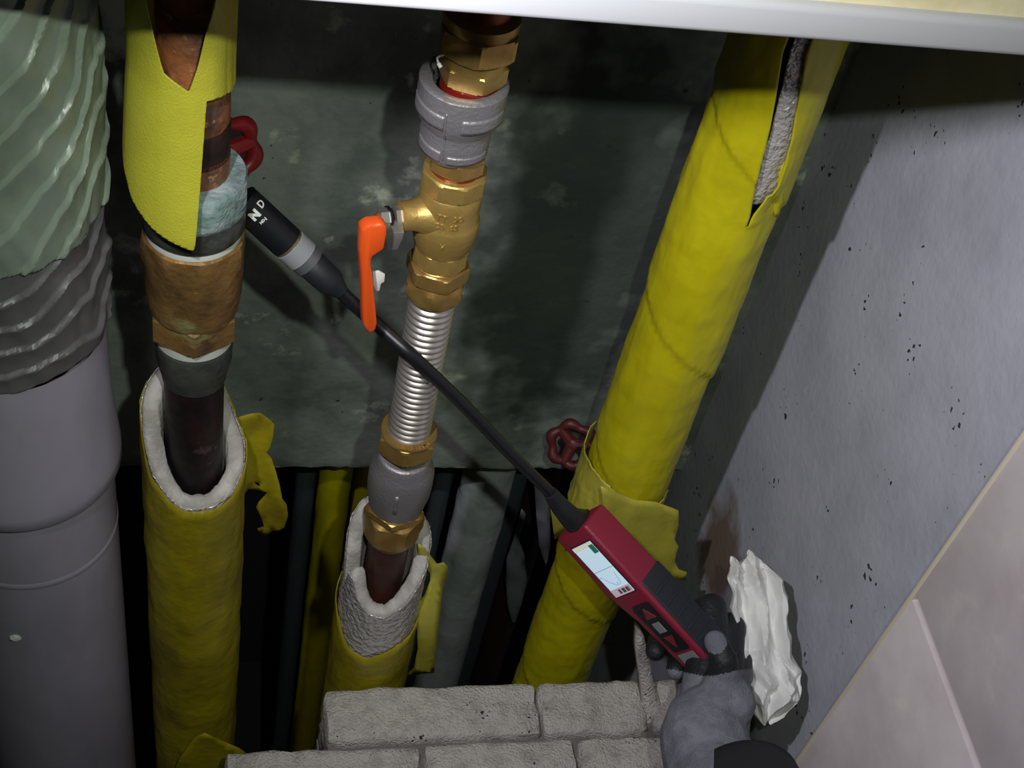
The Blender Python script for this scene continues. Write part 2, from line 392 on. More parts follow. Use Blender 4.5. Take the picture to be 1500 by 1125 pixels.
# ------------------------------------------------------------------ grey drain pipe with film sleeve (left edge)
axD = Axis(32, 665, .579)
dp = thing('drain_pipe', (axD.x, axD.y, -2.40), 'thick grey plastic drain pipe wrapped in wrinkled green film at the left edge', 'pipe')
zD = lambda py, r: axD.zf(py, r)
rD = .0565
zl = zD(778, .062)
lathe('pipe', axD, [(rD, -2.38), (rD, zl+.10), (rD, zD(640, rD))], M['pvc'], dp, n=96)
lathe('socket', axD, [(rD+.0003, zl-.0015), (.0605, zl-.001), (.0622, zl+.001), (.0622, zl+.012), (.0605, zl+.030), (.0588, zl+.055), (.0582, zl+.10), (.0580, zD(575, .058))], M['pvc'], dp, n=96, angle=50, cap=False)
lathe('seam_ring', axD, [(rD, zD(862, rD)), (rD+.0006, zD(860, rD)), (rD+.0006, zD(856, rD)), (rD, zD(854, rD))], M['pvc'], dp, n=96, cap=False)
sp = axD.hit(23, 934, rD); pp = axD.pt(sp[0], rD, sp[1])
bm = bmesh.new(); bmesh.ops.create_icosphere(bm, subdivisions=3, radius=1)
for v in bm.verts: v.co = pp+Vector((v.co.x*.0042, v.co.y*.0025, v.co.z*.0036))*(1+.2*nz3(v.co.x, v.co.y, v.co.z, 2))
me = bpy.data.meshes.new('blob'); bm.to_mesh(me); bm.free(); mesh_obj('dried_drip', me, M['ptfe'], dp)
def film_r(base, amp, pitch, slope, seed):
    def fn(t, z):
        u = (z-slope*t)/pitch + .95*nz3(math.cos(t)*1.6+seed, math.sin(t)*1.6, z*11, 1)
        s_ = u-math.floor(u)
        fold = (s_**2.2) if s_ < .94 else (1-s_)/.06*(.94**2.2)       # overlapping pleats
        return base+amp*fold+.0026*nz3(math.cos(t)*3+seed, math.sin(t)*3, z*18, 1)+.0030*abs(nz3(math.cos(t)*5, math.sin(t)*5+z*30, seed+z*12, 1))
    return fn
n_ = 170
def cols_for(zb, zt): return [(-pi+2*pi*i/n_, zb(-pi+2*pi*i/n_), zt(-pi+2*pi*i/n_)) for i in range(n_+1)]
zfilm = zD(405, .064)
wrap('film_sleeve', axD, cols_for(lambda t: zfilm+.010*math.sin(t-.5)+.004*nz3(math.cos(t)*2, math.sin(t)*2, 0, 1), lambda t: -.05), film_r(.0618, .0030, .0282, .0539, 2.), M['film'], dp, 700, .0008, False, (zfilm-.2, .13), .0539)
wrap('grey_sleeve', axD, cols_for(lambda t: zD(575, .060)+.006*math.sin(t-.3)+.004*nz3(math.cos(t)*2, math.sin(t)*2, 3, 1), lambda t: zfilm+.04), film_r(.0584, .0032, .0226, .018, 9.), M['film_grey'], dp, 260, .0008, False, (zD(575, .060)-.08, zfilm+.12), .018)

# ------------------------------------------------------------------ old copper riser (second from left)
axL = Axis(284, 420, .587)
zL = lambda py, r: axL.zf(py, r)
rC = .0182
z_nut_t, z_nut_b = zL(303, .0305), zL(352, .0305)
cp = lathe('copper_pipe', axL, [(rC, z_nut_b+.002), (rC+.0012, z_nut_t+.012), (rC+.0012, z_nut_t+.016), (rC, z_nut_t+.018), (rC, z_nut_t+.034), (rC+.0008, z_nut_t+.036), (rC+.0008, z_nut_t+.05), (rC, z_nut_t+.052), (rC, .2)], M['copper_old'], None)
lathe('blackened_band', axL, [(rC+.0004, zL(255, rC)), (rC+.0012, zL(252, rC)), (rC+.0012, zL(208, rC)), (rC+.0004, zL(205, rC))], M['copper_dark'], cp)['label'] = 'dark blackened band'
tag(cp, 'flaking brown copper riser pipe half covered by loose yellow tape', 'pipe')
oc = thing('pipe_coupling', (axL.x, axL.y, zL(528, .025)), 'tarnished brass coupling with a corroded blue-green nut on the old copper riser', 'coupling')
hexnut('corroded_nut', axL, .0310, z_nut_t, z_nut_b, M['verdigris'], oc, phi=.35, sides=8, ch=.0025)['label'] = 'blue-green corroded flange nut'
lathe('collar', axL, [(.0275, z_nut_b+.001), (.0285, zL(358, .0285)), (.0285, zL(374, .0285)), (.0265, zL(377, .0265))], M['dark_steel'], oc)
lathe('seal_ring', axL, [(.0262, zL(374, .0262)), (.0266, zL(377, .0266)), (.0266, zL(386, .0266))], M['ptfe'], oc)
c8 = math.cos(pi/8)
zb0 = zL(388, .0287)
lathe('body', axL, [(.0270, zb0), (.0302, zb0-.001, 2), (.0302, zb0-.003, 1), (.0302, zL(418, .029), 1), (.0283, zL(424, .0283)), (.0281, zL(445, .0281)), (.0277, zL(470, .0277)), (.0262, zL(486, .0262)), (.0258, zL(490, .0258))], M['brass_old'], oc, phi=.25, angle=28, sides=8)
hexnut('lower_hex', axL, .0272, zL(489, .0258), zL(526, .0258), M['brass_old'], oc, phi=.0, ch=.0012)
lathe('seal_ring', axL, [(.0232, zL(520, .0232)), (.0232, zL(531, .0232))], M['ptfe'], oc)
lathe('lock_nut', axL, [(.0232, zL(534, .0232)), (.0235, zL(537, .0235)), (.0230, zL(560, .023)), (.0205, zL(575, .0205)), (.0196, zL(583, .0196))], M['dark_steel'], oc)
cp2 = lathe('copper_pipe', axL, [(.0186, -2.38), (.0186, zL(580, .0186))], M['copper_dark'])
tag(cp2, 'blackened copper pipe end dropping from the brass coupling into white foam', 'pipe')

# lower insulation of the old riser: foam with a torn slanted mouth, yellow tape, hanging torn flap
il = thing('pipe_insulation', (axL.x, axL.y, -2.38), 'torn white foam sleeve wrapped in grimy yellow tape below the brass coupling', 'insulation')
ro = .0325
zfr = zL(738, ro)
def mouth(tab, jit, seed):
    tab = sorted(tab)
    ext = [(a-2*pi, b) for a, b in tab]+tab+[(a+2*pi, b) for a, b in tab]
    def fn(t):
        t = (t+pi) % (2*pi)-pi
        return interp(ext, t)+jit*nz3(math.cos(t)*4, math.sin(t)*4, seed, 1)+jit*.5*nz3(math.cos(t)*13, math.sin(t)*13, seed, 1)
    return fn
zs = lambda py: onY(axL_px(py), py, axL.y).z
def axL_px(py): return 284
mL = mouth([(-pi, zs(560)), (-1.9, zs(585)), (-1.45, zs(600)), (-.9, zs(655)), (-.3, zs(683)), (.25, zs(685)), (.8, zs(680)), (1.25, zs(668)), (1.65, zs(655)), (2.2, zs(640)), (2.6, zs(600))], .0022, 2)
def foam_tube(name, ax, ro, ri, mth, zb, material, parent, n=96, slope=.003):
    V = []; Fc = []
    for i in range(n):
        t = 2*pi*i/n; zt = mth(t)
        jr = .0012*nz3(math.cos(t)*6, math.sin(t)*6, 4, 1)
        for (r, z) in ((ro, zb), (ro, zt-.02), (ro, zt-.003), (ro-.0015, zt-.0005), ((ro+ri)/2, zt+.001), (ri+.0015+jr, zt-.0005), (ri+jr, zt-.003), (ri, zt-.03), (ri, zb)):
            V.append(ax.pt(t, r, z))
    k = 9
    for i in range(n):
        j = (i+1) % n
        for q in range(k-1): Fc.append((i*k+q, j*k+q, j*k+q+1, i*k+q+1))
    return mk(name, V, Fc, material, parent, True, 60)
foam_tube('foam', axL, ro, .0215, mL, -2.38, M['foam'], il)
def spiral(base, step, pitch, amp, seed, hand=1):
    def fn(t, z):
        u = (z+hand*pitch*t/(2*pi))/pitch; s_ = u-math.floor(u)
        return base+step*(1-s_)+amp*nz3(math.cos(t)*2.5+seed, math.sin(t)*2.5, z*22, 1)+amp*.4*nz3(math.cos(t)*7, math.sin(t)*7+seed, z*70, 1)
    return fn
cols = [(2*pi*i/120, -2.38, mL(2*pi*i/120)-.004-.003*abs(nz3(i*.35, 0, 3, 1))) for i in range(120)]
wrap('tape_wrap', axL, cols, spiral(ro+.0012, .0008, .05, .0011, 5), M['tape_dirty'], il, 160, .0006, True)
cols = [(2*pi*i/120, mL(2*pi*i/120)-.008, mL(2*pi*i/120)-.0025-.0015*abs(nz3(i*.5, 2, 0, 1))) for i in range(120)]
wrap('foil_edge', axL, cols, lambda t, z: ro+.0006+.0005*nz3(t*9, z*200, 0, 1), M['foil'], il, 4, .0004, True)
flap = [(322, 612), (345, 612), (368, 606), (381, 605), (392, 612), (402, 621), (400, 640), (396, 655), (390, 662), (398, 672), (404, 690), (410, 712), (413, 730), (420, 740), (422, 755), (417, 772), (408, 778), (400, 777), (388, 785), (381, 781), (377, 774), (387, 771), (383, 758), (375, 743), (379, 735), (392, 721), (380, 718), (364, 716), (355, 727), (347, 733), (340, 722), (334, 700), (326, 660)]
hole = [(371, 705), (379, 707), (381, 713), (376, 710)]
sheet('torn_tape', flap, lambda x, y: depthY(x, y, .612)+.014*math.sin((x-320)/38)+.010*math.sin((y-600)/40+1)+.004*nz3(x*.03, y*.03, 1, 1), M['tape_dirty'], il, .0006, 4, [hole])

sheet('torn_tape', [(248, 1150), (262, 1112), (285, 1080), (300, 1074), (322, 1084), (350, 1096), (362, 1104), (340, 1120), (325, 1150)], lambda x, y: depthY(x, y, .545)+.006*nz3(x*.03, y*.03, 7, 1), M['tape_dirty'], il, .0006, 3)
# upper loose yellow tape on the old riser, slit open in a V with a hanging pointed corner
iu = thing('pipe_insulation', (axL.x, axL.y, zL(366, .027)), 'loose olive-yellow tape sleeve slit open in a V around the brown copper riser', 'insulation')
def rth(t): return interp([(-3.2, .026), (-1.9, .031), (-1.2, .0325), (-.5, .0315), (0, .0295), (.35, .0270), (.8, .0225), (1.2, .0208), (3.2, .0215)], t)
zv = axL.hit(276, 134, .029)[1]
def rleaf(t, z): return rth(t)+.0008*nz3(t*1.3, z*15, 0, 1)+max(0., min(.09, zv-z))*interp([(-2, .075), (-.6, .075), (.35, .11), (.8, .02)], t)
def lhit(x, y):
    t, z = axL.hit(x, y, .029)
    for _ in range(12): t, z = axL.hit(x, y, rleaf(t, z))
    return t, z
bot = sorted([lhit(x, y) for x, y in ((186, 262), (193, 290), (204, 310), (222, 333), (250, 354), (284, 368))])
cut = sorted([lhit(x, y) for x, y in ((285, 367), (291, 300), (297, 220), (302, 149))])
hem = sorted([lhit(x, y) for x, y in ((303, 148), (318, 144), (337, 135))])
vl = sorted([lhit(x, y) for x, y in ((213, 2), (214, 72), (240, 107), (276, 134))])
vr = sorted([lhit(x, y) for x, y in ((277, 134), (290, 98), (300, 55), (312, 15), (315, 2))])
ta0 = vl[-1][0]; t_tip = bot[-1][0]; t_cut = cut[-1][0]
cols = []
TT = [-2.6+(ta0+2.6)*i/89 for i in range(90)]+[ta0+(2.9-ta0)*i/129 for i in range(1, 130)]
for t in TT:
    if t < bot[0][0]: zb = bot[0][1]+(bot[0][0]-t)*.05
    elif t <= t_tip: zb = interp(bot, t)
    elif t <= t_cut: zb = interp(cut, t)
    else: zb = interp(hem, t)+max(0, t-1.5)*.01
    if t < vl[0][0]: zt = vl[0][1]+.10
    elif t <= ta0: zt = interp(vl, t)
    elif t <= vr[-1][0]: zt = interp(vr, t)
    else: zt = vr[-1][1]+min(.10, (t-vr[-1][0])*1.5)
    cols.append((t, zb, max(zt, zb+.002)))
wrap('tape_wrap', axL, cols, rleaf, M['tape_old'], iu, 170, .0007, False, (min(c[1] for c in cols), max(c[2] for c in cols)))

# ------------------------------------------------------------------ centre riser with new fittings
axC = Axis(700, 60, .597)
zC = lambda py, r: axC.zf(py, r)
cpc = lathe('copper_pipe', axC, [(.0150, zC(44, .015)), (.0150, .2)], M['copper']); tag(cpc, 'clean reddish copper pipe end above the topmost brass nut of the new fittings', 'pipe')
cf = thing('compression_fitting', (axC.x, axC.y, zC(148, .016)), 'shiny brass compression fitting with two hex nuts just under the white trim', 'fitting')
lathe('collar', axC, [(.0156, zC(38, .0156)), (.0190, zC(47, .019)), (.0202, zC(50, .0202)), (.0202, zC(64, .0202)), (.0195, zC(66, .0195))], M['brass'], cf)
hexnut('hex_nut', axC, .0228, zC(66, .021), zC(104, .021), M['brass'], cf, phi=.08, ch=.0010)
lathe('neck', axC, [(.0172, zC(103, .0172)), (.0172, zC(116, .0172))], M['brass'], cf)
hexnut('hex_nut', axC, .0190, zC(114, .0182), zC(142, .0182), M['brass'], cf, phi=.40, ch=.0008)
lathe('red_sealant', axC, [(.0150, zC(138, .015)), (.0158, zC(141, .0158)), (.0166, zC(158, .0166))], M['red_seal'], cf)['label'] = 'glossy red thread sealant'
tg = P(645, 92, .70); bm = bmesh.new()
su = thing('steel_reducer', (axC.x, axC.y, zC(247, .0185)), 'grey cast steel reducing socket above the brass ball valve', 'socket')
ru = .0243
zt_ = zC(154, ru)
dxs = -.0035
axS = Axis(700, 60, .597); axS.x += dxs
lathe('body', axS, [(.0168, zt_-.010), (.0172, zt_-.001), (.0228, zt_), (ru, zt_-.0012), (ru, zt_-.010), (ru-.0006, zt_-.018), (.0230, zt_-.0225), (.0196, zt_-.0275), (.0192, zt_-.029), (.0196, zt_-.034), (.0196, zt_-.044), (.0186, zC(245, .0186)), (.0160, zC(247, .016))], M['steel_cast'], su, cap=False, angle=50)
for (th0, th1, za, zb_, r_) in ((-1.45, -.28, zt_-.0105, zt_-.0195, ru-.0002), (.12, 1.35, zt_-.0105, zt_-.0195, ru-.0002), (-1.3, -.30, zt_-.037, zt_-.044, .0196), (-.12, 1.2, zt_-.039, zt_-.044, .0196)):
    cols = [(th0+(th1-th0)*i/20, zb_, za) for i in range(21)]
    o = wrap('raised_pad', axS, cols, lambda t, z, r_=r_: r_+.0001, M['steel_cast'], su, 4, .0007)
mk_t = [(-.22, zt_-.003), (-.22, zt_-.044)]
cols = [(-.26+.02*i, zt_-.045, zt_-.008) for i in range(3)]
wrap('casting_seam', axS, cols, lambda t, z: interp([(zt_-.045, .0188), (zt_-.044, .0196), (zt_-.034, .0196), (zt_-.029, .0192), (zt_-.0275, .0196), (zt_-.0225, .0230), (zt_-.018, ru-.0006), (zt_-.008, ru)], z)+.0002, M['steel_cast'], su, 40, .0008)
# small wire tag beside the nut
wt_ = thing('wire_tag', P(643, 97, .715), 'tiny white wire tie sticking out left of the upper brass nut', 'tie')
tubepath('wire', smoothpath([P(650, 80, .70), P(641, 84, .695), P(642, 92, .692), P(646, 99, .692)], 5), [.0006]*11+[.0011]*5, M['white_plastic'], wt_, 8)

nv = thing('brass_nipple', (axC.x, axC.y, zC(272, .0165)), 'short brass hex nipple joining the steel socket and the valve', 'fitting')
hexnut('hex_body', axC, .0170, zC(243, .016), zC(268, .016), M['brass'], nv, phi=.15, ch=.0008)
lathe('thread', axC, [(.0145, zC(266, .0145)), (.0145, zC(282, .0145))], M['red_seal'], nv)

bv = thing('ball_valve', (axC.x, axC.y, zC(405, .0165)), 'brass ball valve with a bent orange lever handle', 'valve')
hexnut('inlet_hex', axC, .0195, zC(276, .0186), zC(302, .0186), M['brass_cast'], bv, phi=-.35, sides=8, ch=.0008)
lathe('body', axC, [(.0172, zC(300, .0172)), (.0180, zC(304, .018)), (.0183, zC(320, .0183)), (.0184, zC(340, .0184)), (.0192, zC(345, .0192)), (.0197, zC(350, .0197)), (.0197, zC(360, .0197)), (.0190, zC(371, .019)), (.0176, zC(379, .0176)), (.0168, zC(383, .0168))], M['brass_cast'], bv, angle=40)
hexnut('outlet_hex', axC, .0176, zC(381, .0166), zC(405, .0166), M['brass_cast'], bv, phi=-.35, sides=8, ch=.0006)
# stem boss to the left
zst = onY(602, 316, .59).z
st0 = Vector((axC.x-.010, axC.y-.004, zst)); sdir = Vector((-1, -.28, .05)).normalized()
def along(k): return st0+sdir*k
tubepath('stem_boss', [along(0), along(.006), along(.010), along(.0125), along(.0195), along(.0200)], [.0135, .0115, .0098, .0090, .0088, .0080], M['brass_cast'], bv, 28)
def disc_axis(name, k0, k1, r, material, n=24, rs=None): return tubepath(name, [along(k0), along(k1)], r, material, bv, n)
tubepath('gland', [along(.0195), along(.0235)], .0066, M['steel'], bv, 6)
tubepath('washer', [along(.0262), along(.0275)], .0070, M['black'], bv, 24)
tubepath('lever_nut', [along(.0272), along(.0325)], .0062, M['steel'], bv, 6)
tubepath('stem_tip', [along(.0320), along(.0345)], .0032, M['brass'], bv, 12)
# lever: steel strap then orange vinyl grip (outline given its own thickness)
def slab(name, outline, Y, th, material, parent, bev=.0008, skew=0.):
    bm = bmesh.new(); fr = []
    for (x, y) in outline: fr.append(bm.verts.new(onY(x, y, Y)))
    f = bm.faces.new(fr); r = bmesh.ops.extrude_face_region(bm, geom=[f])
    for v in [g for g in r['geom'] if isinstance(g, bmesh.types.BMVert)]: v.co += Vector((skew, th, 0))
    bmesh.ops.recalc_face_normals(bm, faces=bm.faces)
    if bev: bmesh.ops.bevel(bm, geom=bm.edges[:], offset=bev, segments=2, affect='EDGES', profile=.5)
    me = bpy.data.meshes.new(name); bm.to_mesh(me); bm.free(); return mesh_obj(name, me, material, parent, True, 40)
yl = along(.025).y
slab('lever_strap', [(564, 343), (576, 341), (592, 341), (589, 352), (582, 366), (568, 366)], yl-.013, .011, M['steel'], bv, .0004)
slab('lever_grip', [(530, 338), (540, 331), (560, 328), (568, 333), (567, 345), (563, 366), (546, 377), (544, 384), (547, 410), (551, 450), (553, 474), (551, 484), (545, 489), (538, 487), (533, 478), (532, 455), (531, 410), (528, 372)], yl-.0245, .0085, M['orange'], bv, .0018, -.002)['label'] = 'orange vinyl-coated lever handle'
slab('lever_tag', [(546, 399), (555, 398), (564, 403), (563, 413), (558, 416), (556, 426), (551, 427), (547, 418)], yl-.017, .0015, M['white_plastic'], bv, .0003)['label'] = 'small torn white sticker'
# raised casting letters
def emboss(s, size, ax, th0, z0, r, parent, material, up=True):
    me = text_mesh(s, size, .0004, .00008)
    for v in me.vertices:
        t = th0+v.co.x/r; v.co = ax.pt(t, r+v.co.z, z0+v.co.y)
    return mesh_obj('cast_lettering', me, material, parent, False)
emboss('TT  20', .0058, axC, .10, zC(322, .0184), .0185, bv, M['brass_cast'])
emboss('CB  65', .0052, axC, .02, zC(334, .0185), .0186, bv, M['brass_cast'])
emboss('V', .0052, axC, .02, zC(362, .0195), .0197, bv, M['brass_cast'])

# corrugated stainless hose with its union nuts
fh = thing('flexible_hose', (axC.x, axC.y, zC(688, .0185)), 'silver corrugated stainless hose with brass union nuts at both ends', 'hose')
lathe('swivel_ring', axC, [(.0150, zC(403, .015)), (.0158, zC(406, .0158)), (.0158, zC(414, .0158))], M['brass'], fh)
hexnut('union_nut', axC, .0200, zC(411, .0186), zC(431, .0186), M['brass'], fh, phi=.35, ch=.0006)
hexnut('union_nut', axC, .0200, zC(433, .0186), zC(459, .0186), M['brass'], fh, phi=.02, ch=.0030)
z0_, z1_ = zC(664, .015), zC(452, .015); nr = 26; prof = []
for i in range(nr):
    zc_ = z0_+(z1_-z0_)*(i+.5)/nr; h = (z1_-z0_)/nr
    for q in range(6):
        a = q/6; prof.append((.0128+.0022*max(0, math.sin(pi*(a*1.25-.12)))**.7 if 0 < a*1.25-.12 < 1 else .0128, zc_-h/2+h*a))
lathe('hose', axC, prof, M['steel'], fh, n=40, angle=80)
zr = zC(661, .0196)
lathe('lettered_ring', axC, [(.0150, zr+.0010), (.0160, zr+.0012), (.0190, zr+.0012), (.0198, zr), (.0198, zr-.001)], M['brass'], fh)
hexnut('union_nut', axC, .0213, zr-.0003, zC(686, .0195), M['brass'], fh, phi=.0, ch=.0016)
me = text_mesh('E 15 10 M E', .0042, .00025, .00005)
rr_ = .0174
for v in me.vertices:
    t = .45+v.co.x/rr_; v.co = axC.pt(t, rr_-v.co.y*-1*(-1), zr+.0014+v.co.z)
mesh_obj('ring_lettering', me, M['brass_cast'], fh, False)

sa = thing('steel_adapter', (axC.x, axC.y, zC(766, .021)), 'bulged silver steel adapter below the corrugated hose', 'adapter')
za_ = zC(693, .0178)
lathe('body', axC, [(.0150, za_), (.0176, za_), (.0186, za_-.0015), (.0192, zC(702, .0192)), (.0215, zC(714, .0215)), (.0232, zC(724, .0232)), (.0234, zC(740, .0234)), (.0230, zC(752, .023)), (.0212, zC(760, .0212)), (.0206, zC(766, .0206))], M['steel_cast'], sa, angle=60)
wrap('raised_pad', axC, [(-.05+.02*i, zC(752, .0232), zC(728, .0232)) for i in range(6)], lambda t, z: .0234, M['steel_cast'], sa, 4, .0012)
cn = thing('compression_nut', (axC.x, axC.y, zC(812, .021)), 'rounded brass compression nut closest to the lower torn foam sleeve', 'nut')
lathe('ring', axC, [(.0190, zC(762, .019)), (.0190, zC(770, .019)), (.0178, zC(772, .0178)), (.0178, zC(778, .0178))], M['brass'], cn)
hexnut('ring_hex', axC, .0222, zC(768, .020), zC(777, .020), M['brass'], cn, phi=.0, ch=.0006)
z1n = zC(781, .0210)
c6 = math.cos(pi/6)
lathe('nut_body', axC, [(.0185, z1n+.0006), (.0228, z1n-.0015, 2), (.0228, z1n-.003, 1), (.0228, zC(798, .021), 1), (.0212, zC(806, .0198)), (.0180, zC(811, .018)), (.0160, zC(812, .016))], M['brass'], cn, phi=pi/6, angle=25)
cp3 = lathe('copper_pipe', axC, [(.0155, -2.38), (.0155, zC(800, .0155))], M['copper_brown']); tag(cp3, 'dark brown copper pipe between the lowest brass nut and the torn foil-faced foam', 'pipe')

# lower insulation of the centre riser
ic = thing('pipe_insulation', (axC.x, axC.y, -2.38), 'torn foil-faced white foam sleeve with yellow tape around the centre riser', 'insulation')
roC = .0315
zc2 = lambda py: onY(axC_px(py), py, axC.y).z
def axC_px(py): return 700-(py-60)*.1768
mC = mouth([(-pi, zc2(770)), (-2.2, zc2(765)), (-1.7, zc2(775)), (-1.28, zc2(800)), (-1.12, zc2(845)), (-.95, zc2(812)), (-.75, zc2(815)), (-.55, zc2(835)), (-.2, zc2(848)), (.2, zc2(850)), (.6, zc2(838)), (1.0, zc2(824)), (1.35, zc2(812)), (1.6, zc2(806)), (1.9, zc2(785)), (2.5, zc2(775))], .0022, 8)
foam_tube('foam', axC, roC, .0205, mC, -2.38, M['foam'], ic)
zfoil = mouth([(-pi, zc2(840)), (-1.4, zc2(865)), (-.5, zc2(905)), (0, zc2(910)), (.6, zc2(900)), (1.4, zc2(880))], .001, 3)
cols = [(2*pi*i/140, zfoil(2*pi*i/140)-.03, mC(2*pi*i/140)-.0035) for i in range(140)]
wrap('foil_facing', axC, cols, lambda t, z: roC+.0006+.0009*nz3(t*6, z*160, 0, 1)+.0005*nz3(t*16, z*420, 3, 1), M['foil'], ic, 40, .0004, True)
cols = [(2*pi*i/120, -2.38, zfoil(2*pi*i/120)-.002+.002*math.sin(2*pi*i/120*3)) for i in range(120)]
wrap('tape_wrap', axC, cols, spiral(roC+.0022, .0010, .045, .0010, 11), M['tape_dirty'], ic, 120, .0006, True)
def dstrip(x, y): return depthY(x, y, .600)-.016+.010*math.sin((y-790)/28.)-.006*math.sin((x-600)/14)
sheet('hanging_tape', [(612, 796), (622, 803), (634, 818), (640, 826), (650, 824), (656, 830), (655, 842), (649, 858), (646, 885), (642, 920), (639, 950), (636, 985), (616, 987), (592, 992), (606, 978), (612, 950), (611, 922), (603, 903), (600, 896), (613, 884), (622, 872), (630, 850), (630, 840), (620, 825), (612, 812)], dstrip, M['tape_pale'], ic, .0006, 4)

# ------------------------------------------------------------------ yellow insulated riser on the right
axR = Axis(1083, 250, .673)
zR = lambda py, r: axR.zf(py, r)
rR = .0335
ir = thing('insulated_pipe', (axR.x, axR.y, -2.38), 'bright yellow tape-wrapped pipe with a torn foil slit near its top, on the right', 'pipe')
slitL = [axR.hit(x, y, rR) for x, y in ((1148, 75), (1137, 140), (1128, 185), (1118, 222), (1108, 260), (1098, 315), (1091, 333))]
slitR = [axR.hit(x, y, rR) for x, y in ((1180, 75), (1168, 140), (1156, 200), (1146, 235), (1134, 268), (1101, 312), (1092, 333))]
zl_tab = sorted((z, t) for t, z in slitL); zr_tab = sorted((z, t) for t, z in slitR)
zslit = zl_tab[0][0]
sprR = spiral(rR, .0022, .17, .0011, 3, 1)
fine = spiral(0, .0004, .031, .0004, 17, -1)
def rRf(t, z): return sprR(t, z)+fine(t, z)
# lower closed length and upper slit length of the wrap, one mesh grid cut along the slit
V = []; Fc = []; nzc = 260; nth = 130; zb_, zt2 = -2.38, .12
zz_ = [zb_+(zslit-zb_)*(k/420) for k in range(421)]+[zslit+(zt2-zslit)*(k/200) for k in range(1, 201)]
for z in zz_:
    a = interp(zr_tab, z); b_ = interp(zl_tab, z)
    if z <= zslit+1e-6: a = b_
    a2 = a; b2 = b_+2*pi
    for i in range(nth+1):
        t = a2+(b2-a2)*i/nth
        lift = 0.
        if z > zslit: lift = .0018*max(0, 1-abs(t-a2)/.35)+.0008*max(0, 1-abs(t-b2)/.25)
        V.append(axR.pt(t, rRf(t, z)+lift, z))
w_ = nth+1
for k in range(len(zz_)-1):
    for i in range(nth): Fc.append((k*w_+i, k*w_+i+1, (k+1)*w_+i+1, (k+1)*w_+i))
solid(mk('tape_wrap', V, Fc, M['tape'], ir, True, 50, 2e-6), .0008, 0)
# foil-faced layer under the slit, with its own narrow dark gap along the left edge of the slit
cols = []
foL = [axR.hit(x, y, rR-.001) for x, y in ((1157, 75), (1146, 125), (1136, 165), (1128, 200), (1118, 225), (1110, 262), (1100, 300))]
fo_tab = sorted((z, t) for t, z in foL); V = []; Fc = []; zz_ = [fo_tab[0][0]+(.1-fo_tab[0][0])*k/160 for k in range(161)]
for z in zz_:
    a = interp(fo_tab, z)+.015*nz3(z*90, 0, 0, 1)
    for i in range(41):
        t = a+(1.6)*i/40; V.append(axR.pt(t, rR-.0012+.0008*nz3(t*10, z*170, 0, 1)+.0006*nz3(t*3, z*330, 3, 1), z))
for k in range(160):
    for i in range(40): Fc.append((k*41+i, k*41+i+1, (k+1)*41+i+1, (k+1)*41+i))
solid(mk('foil_facing', V, Fc, M['foil'], ir, True, 60), .0010, -1)
lathe('inner_core', axR, [(rR-.008, zslit-.02), (rR-.008, .1)], M['black'], ir)
fo2 = [axR.hit(x, y, rR-.001) for x, y in ((1122, 150), (1126, 172), (1130, 190), (1124, 183))]
# peeled edge of the slit
pe = [(1168, 128), (1172, 138), (1163, 180), (1156, 222), (1160, 240), (1150, 268), (1145, 300), (1140, 318), (1134, 316), (1133, 302), (1140, 262), (1149, 225), (1156, 190), (1160, 150)]
sheet('peeled_tape', pe, lambda x, y: depthY(x, y, .648)-.004+.003*math.sin((y-120)/30.), M['tape'], ir, .0008, 3)
# looser cuff of tape lower down and the torn translucent flap behind the detector
cuff_top = [(843, 668), (848, 645), (858, 632), (868, 676), (880, 700), (905, 722), (935, 734), (965, 738)]
ct = []
for (x, y) in cuff_top:
    ct.append(axR.hit(x, y, .0375))
ctab = sorted(ct)
cols = []
for i in range(100):
    t = -1.9+3.5*i/99; zt3 = interp(ctab, t)
    cols.append((t, zR(800, .036)-.012, zt3+.001*nz3(t*6, 0, 0, 1)))
zc0 = zR(800, .036)-.012
def rcuff(t, z): return rRf(t, z)+.0005+(.0010+.0050*max(0, min(1, (-t+.1)/1.2))+.0012*nz3(t*3, z*30, 5, 1)+.0006*nz3(t*9, z*60+t*6, 8, 1))*max(0, min(1, (z-zc0)/.03))
wrap('tape_cuff', axR, cols, rcuff, M['tape_pale'], ir, 50, .0008)
fl = [(880, 712), (905, 722), (932, 733), (960, 735), (984, 744), (994, 748), (994, 770), (988, 790), (994, 800), (988, 822), (994, 834), (1006, 838), (1004, 850), (992, 848), (985, 856), (976, 846), (960, 856), (930, 840), (905, 800), (885, 760)]
sheet('torn_flap', fl, lambda x, y: depthY(x, y, .632)-.004+.010*math.sin((x-880)/60.)+.005*nz3(x*.03, y*.03, 4, 1), M['tape_pale'], ir, .0008, 4)
sheet('torn_strip', [(806, 742), (814, 738), (824, 738), (838, 742), (842, 760), (830, 778), (812, 790), (809, 765)], lambda x, y: depthY(x, y, .640), M['tape_pale'], ir, .0008, 2)

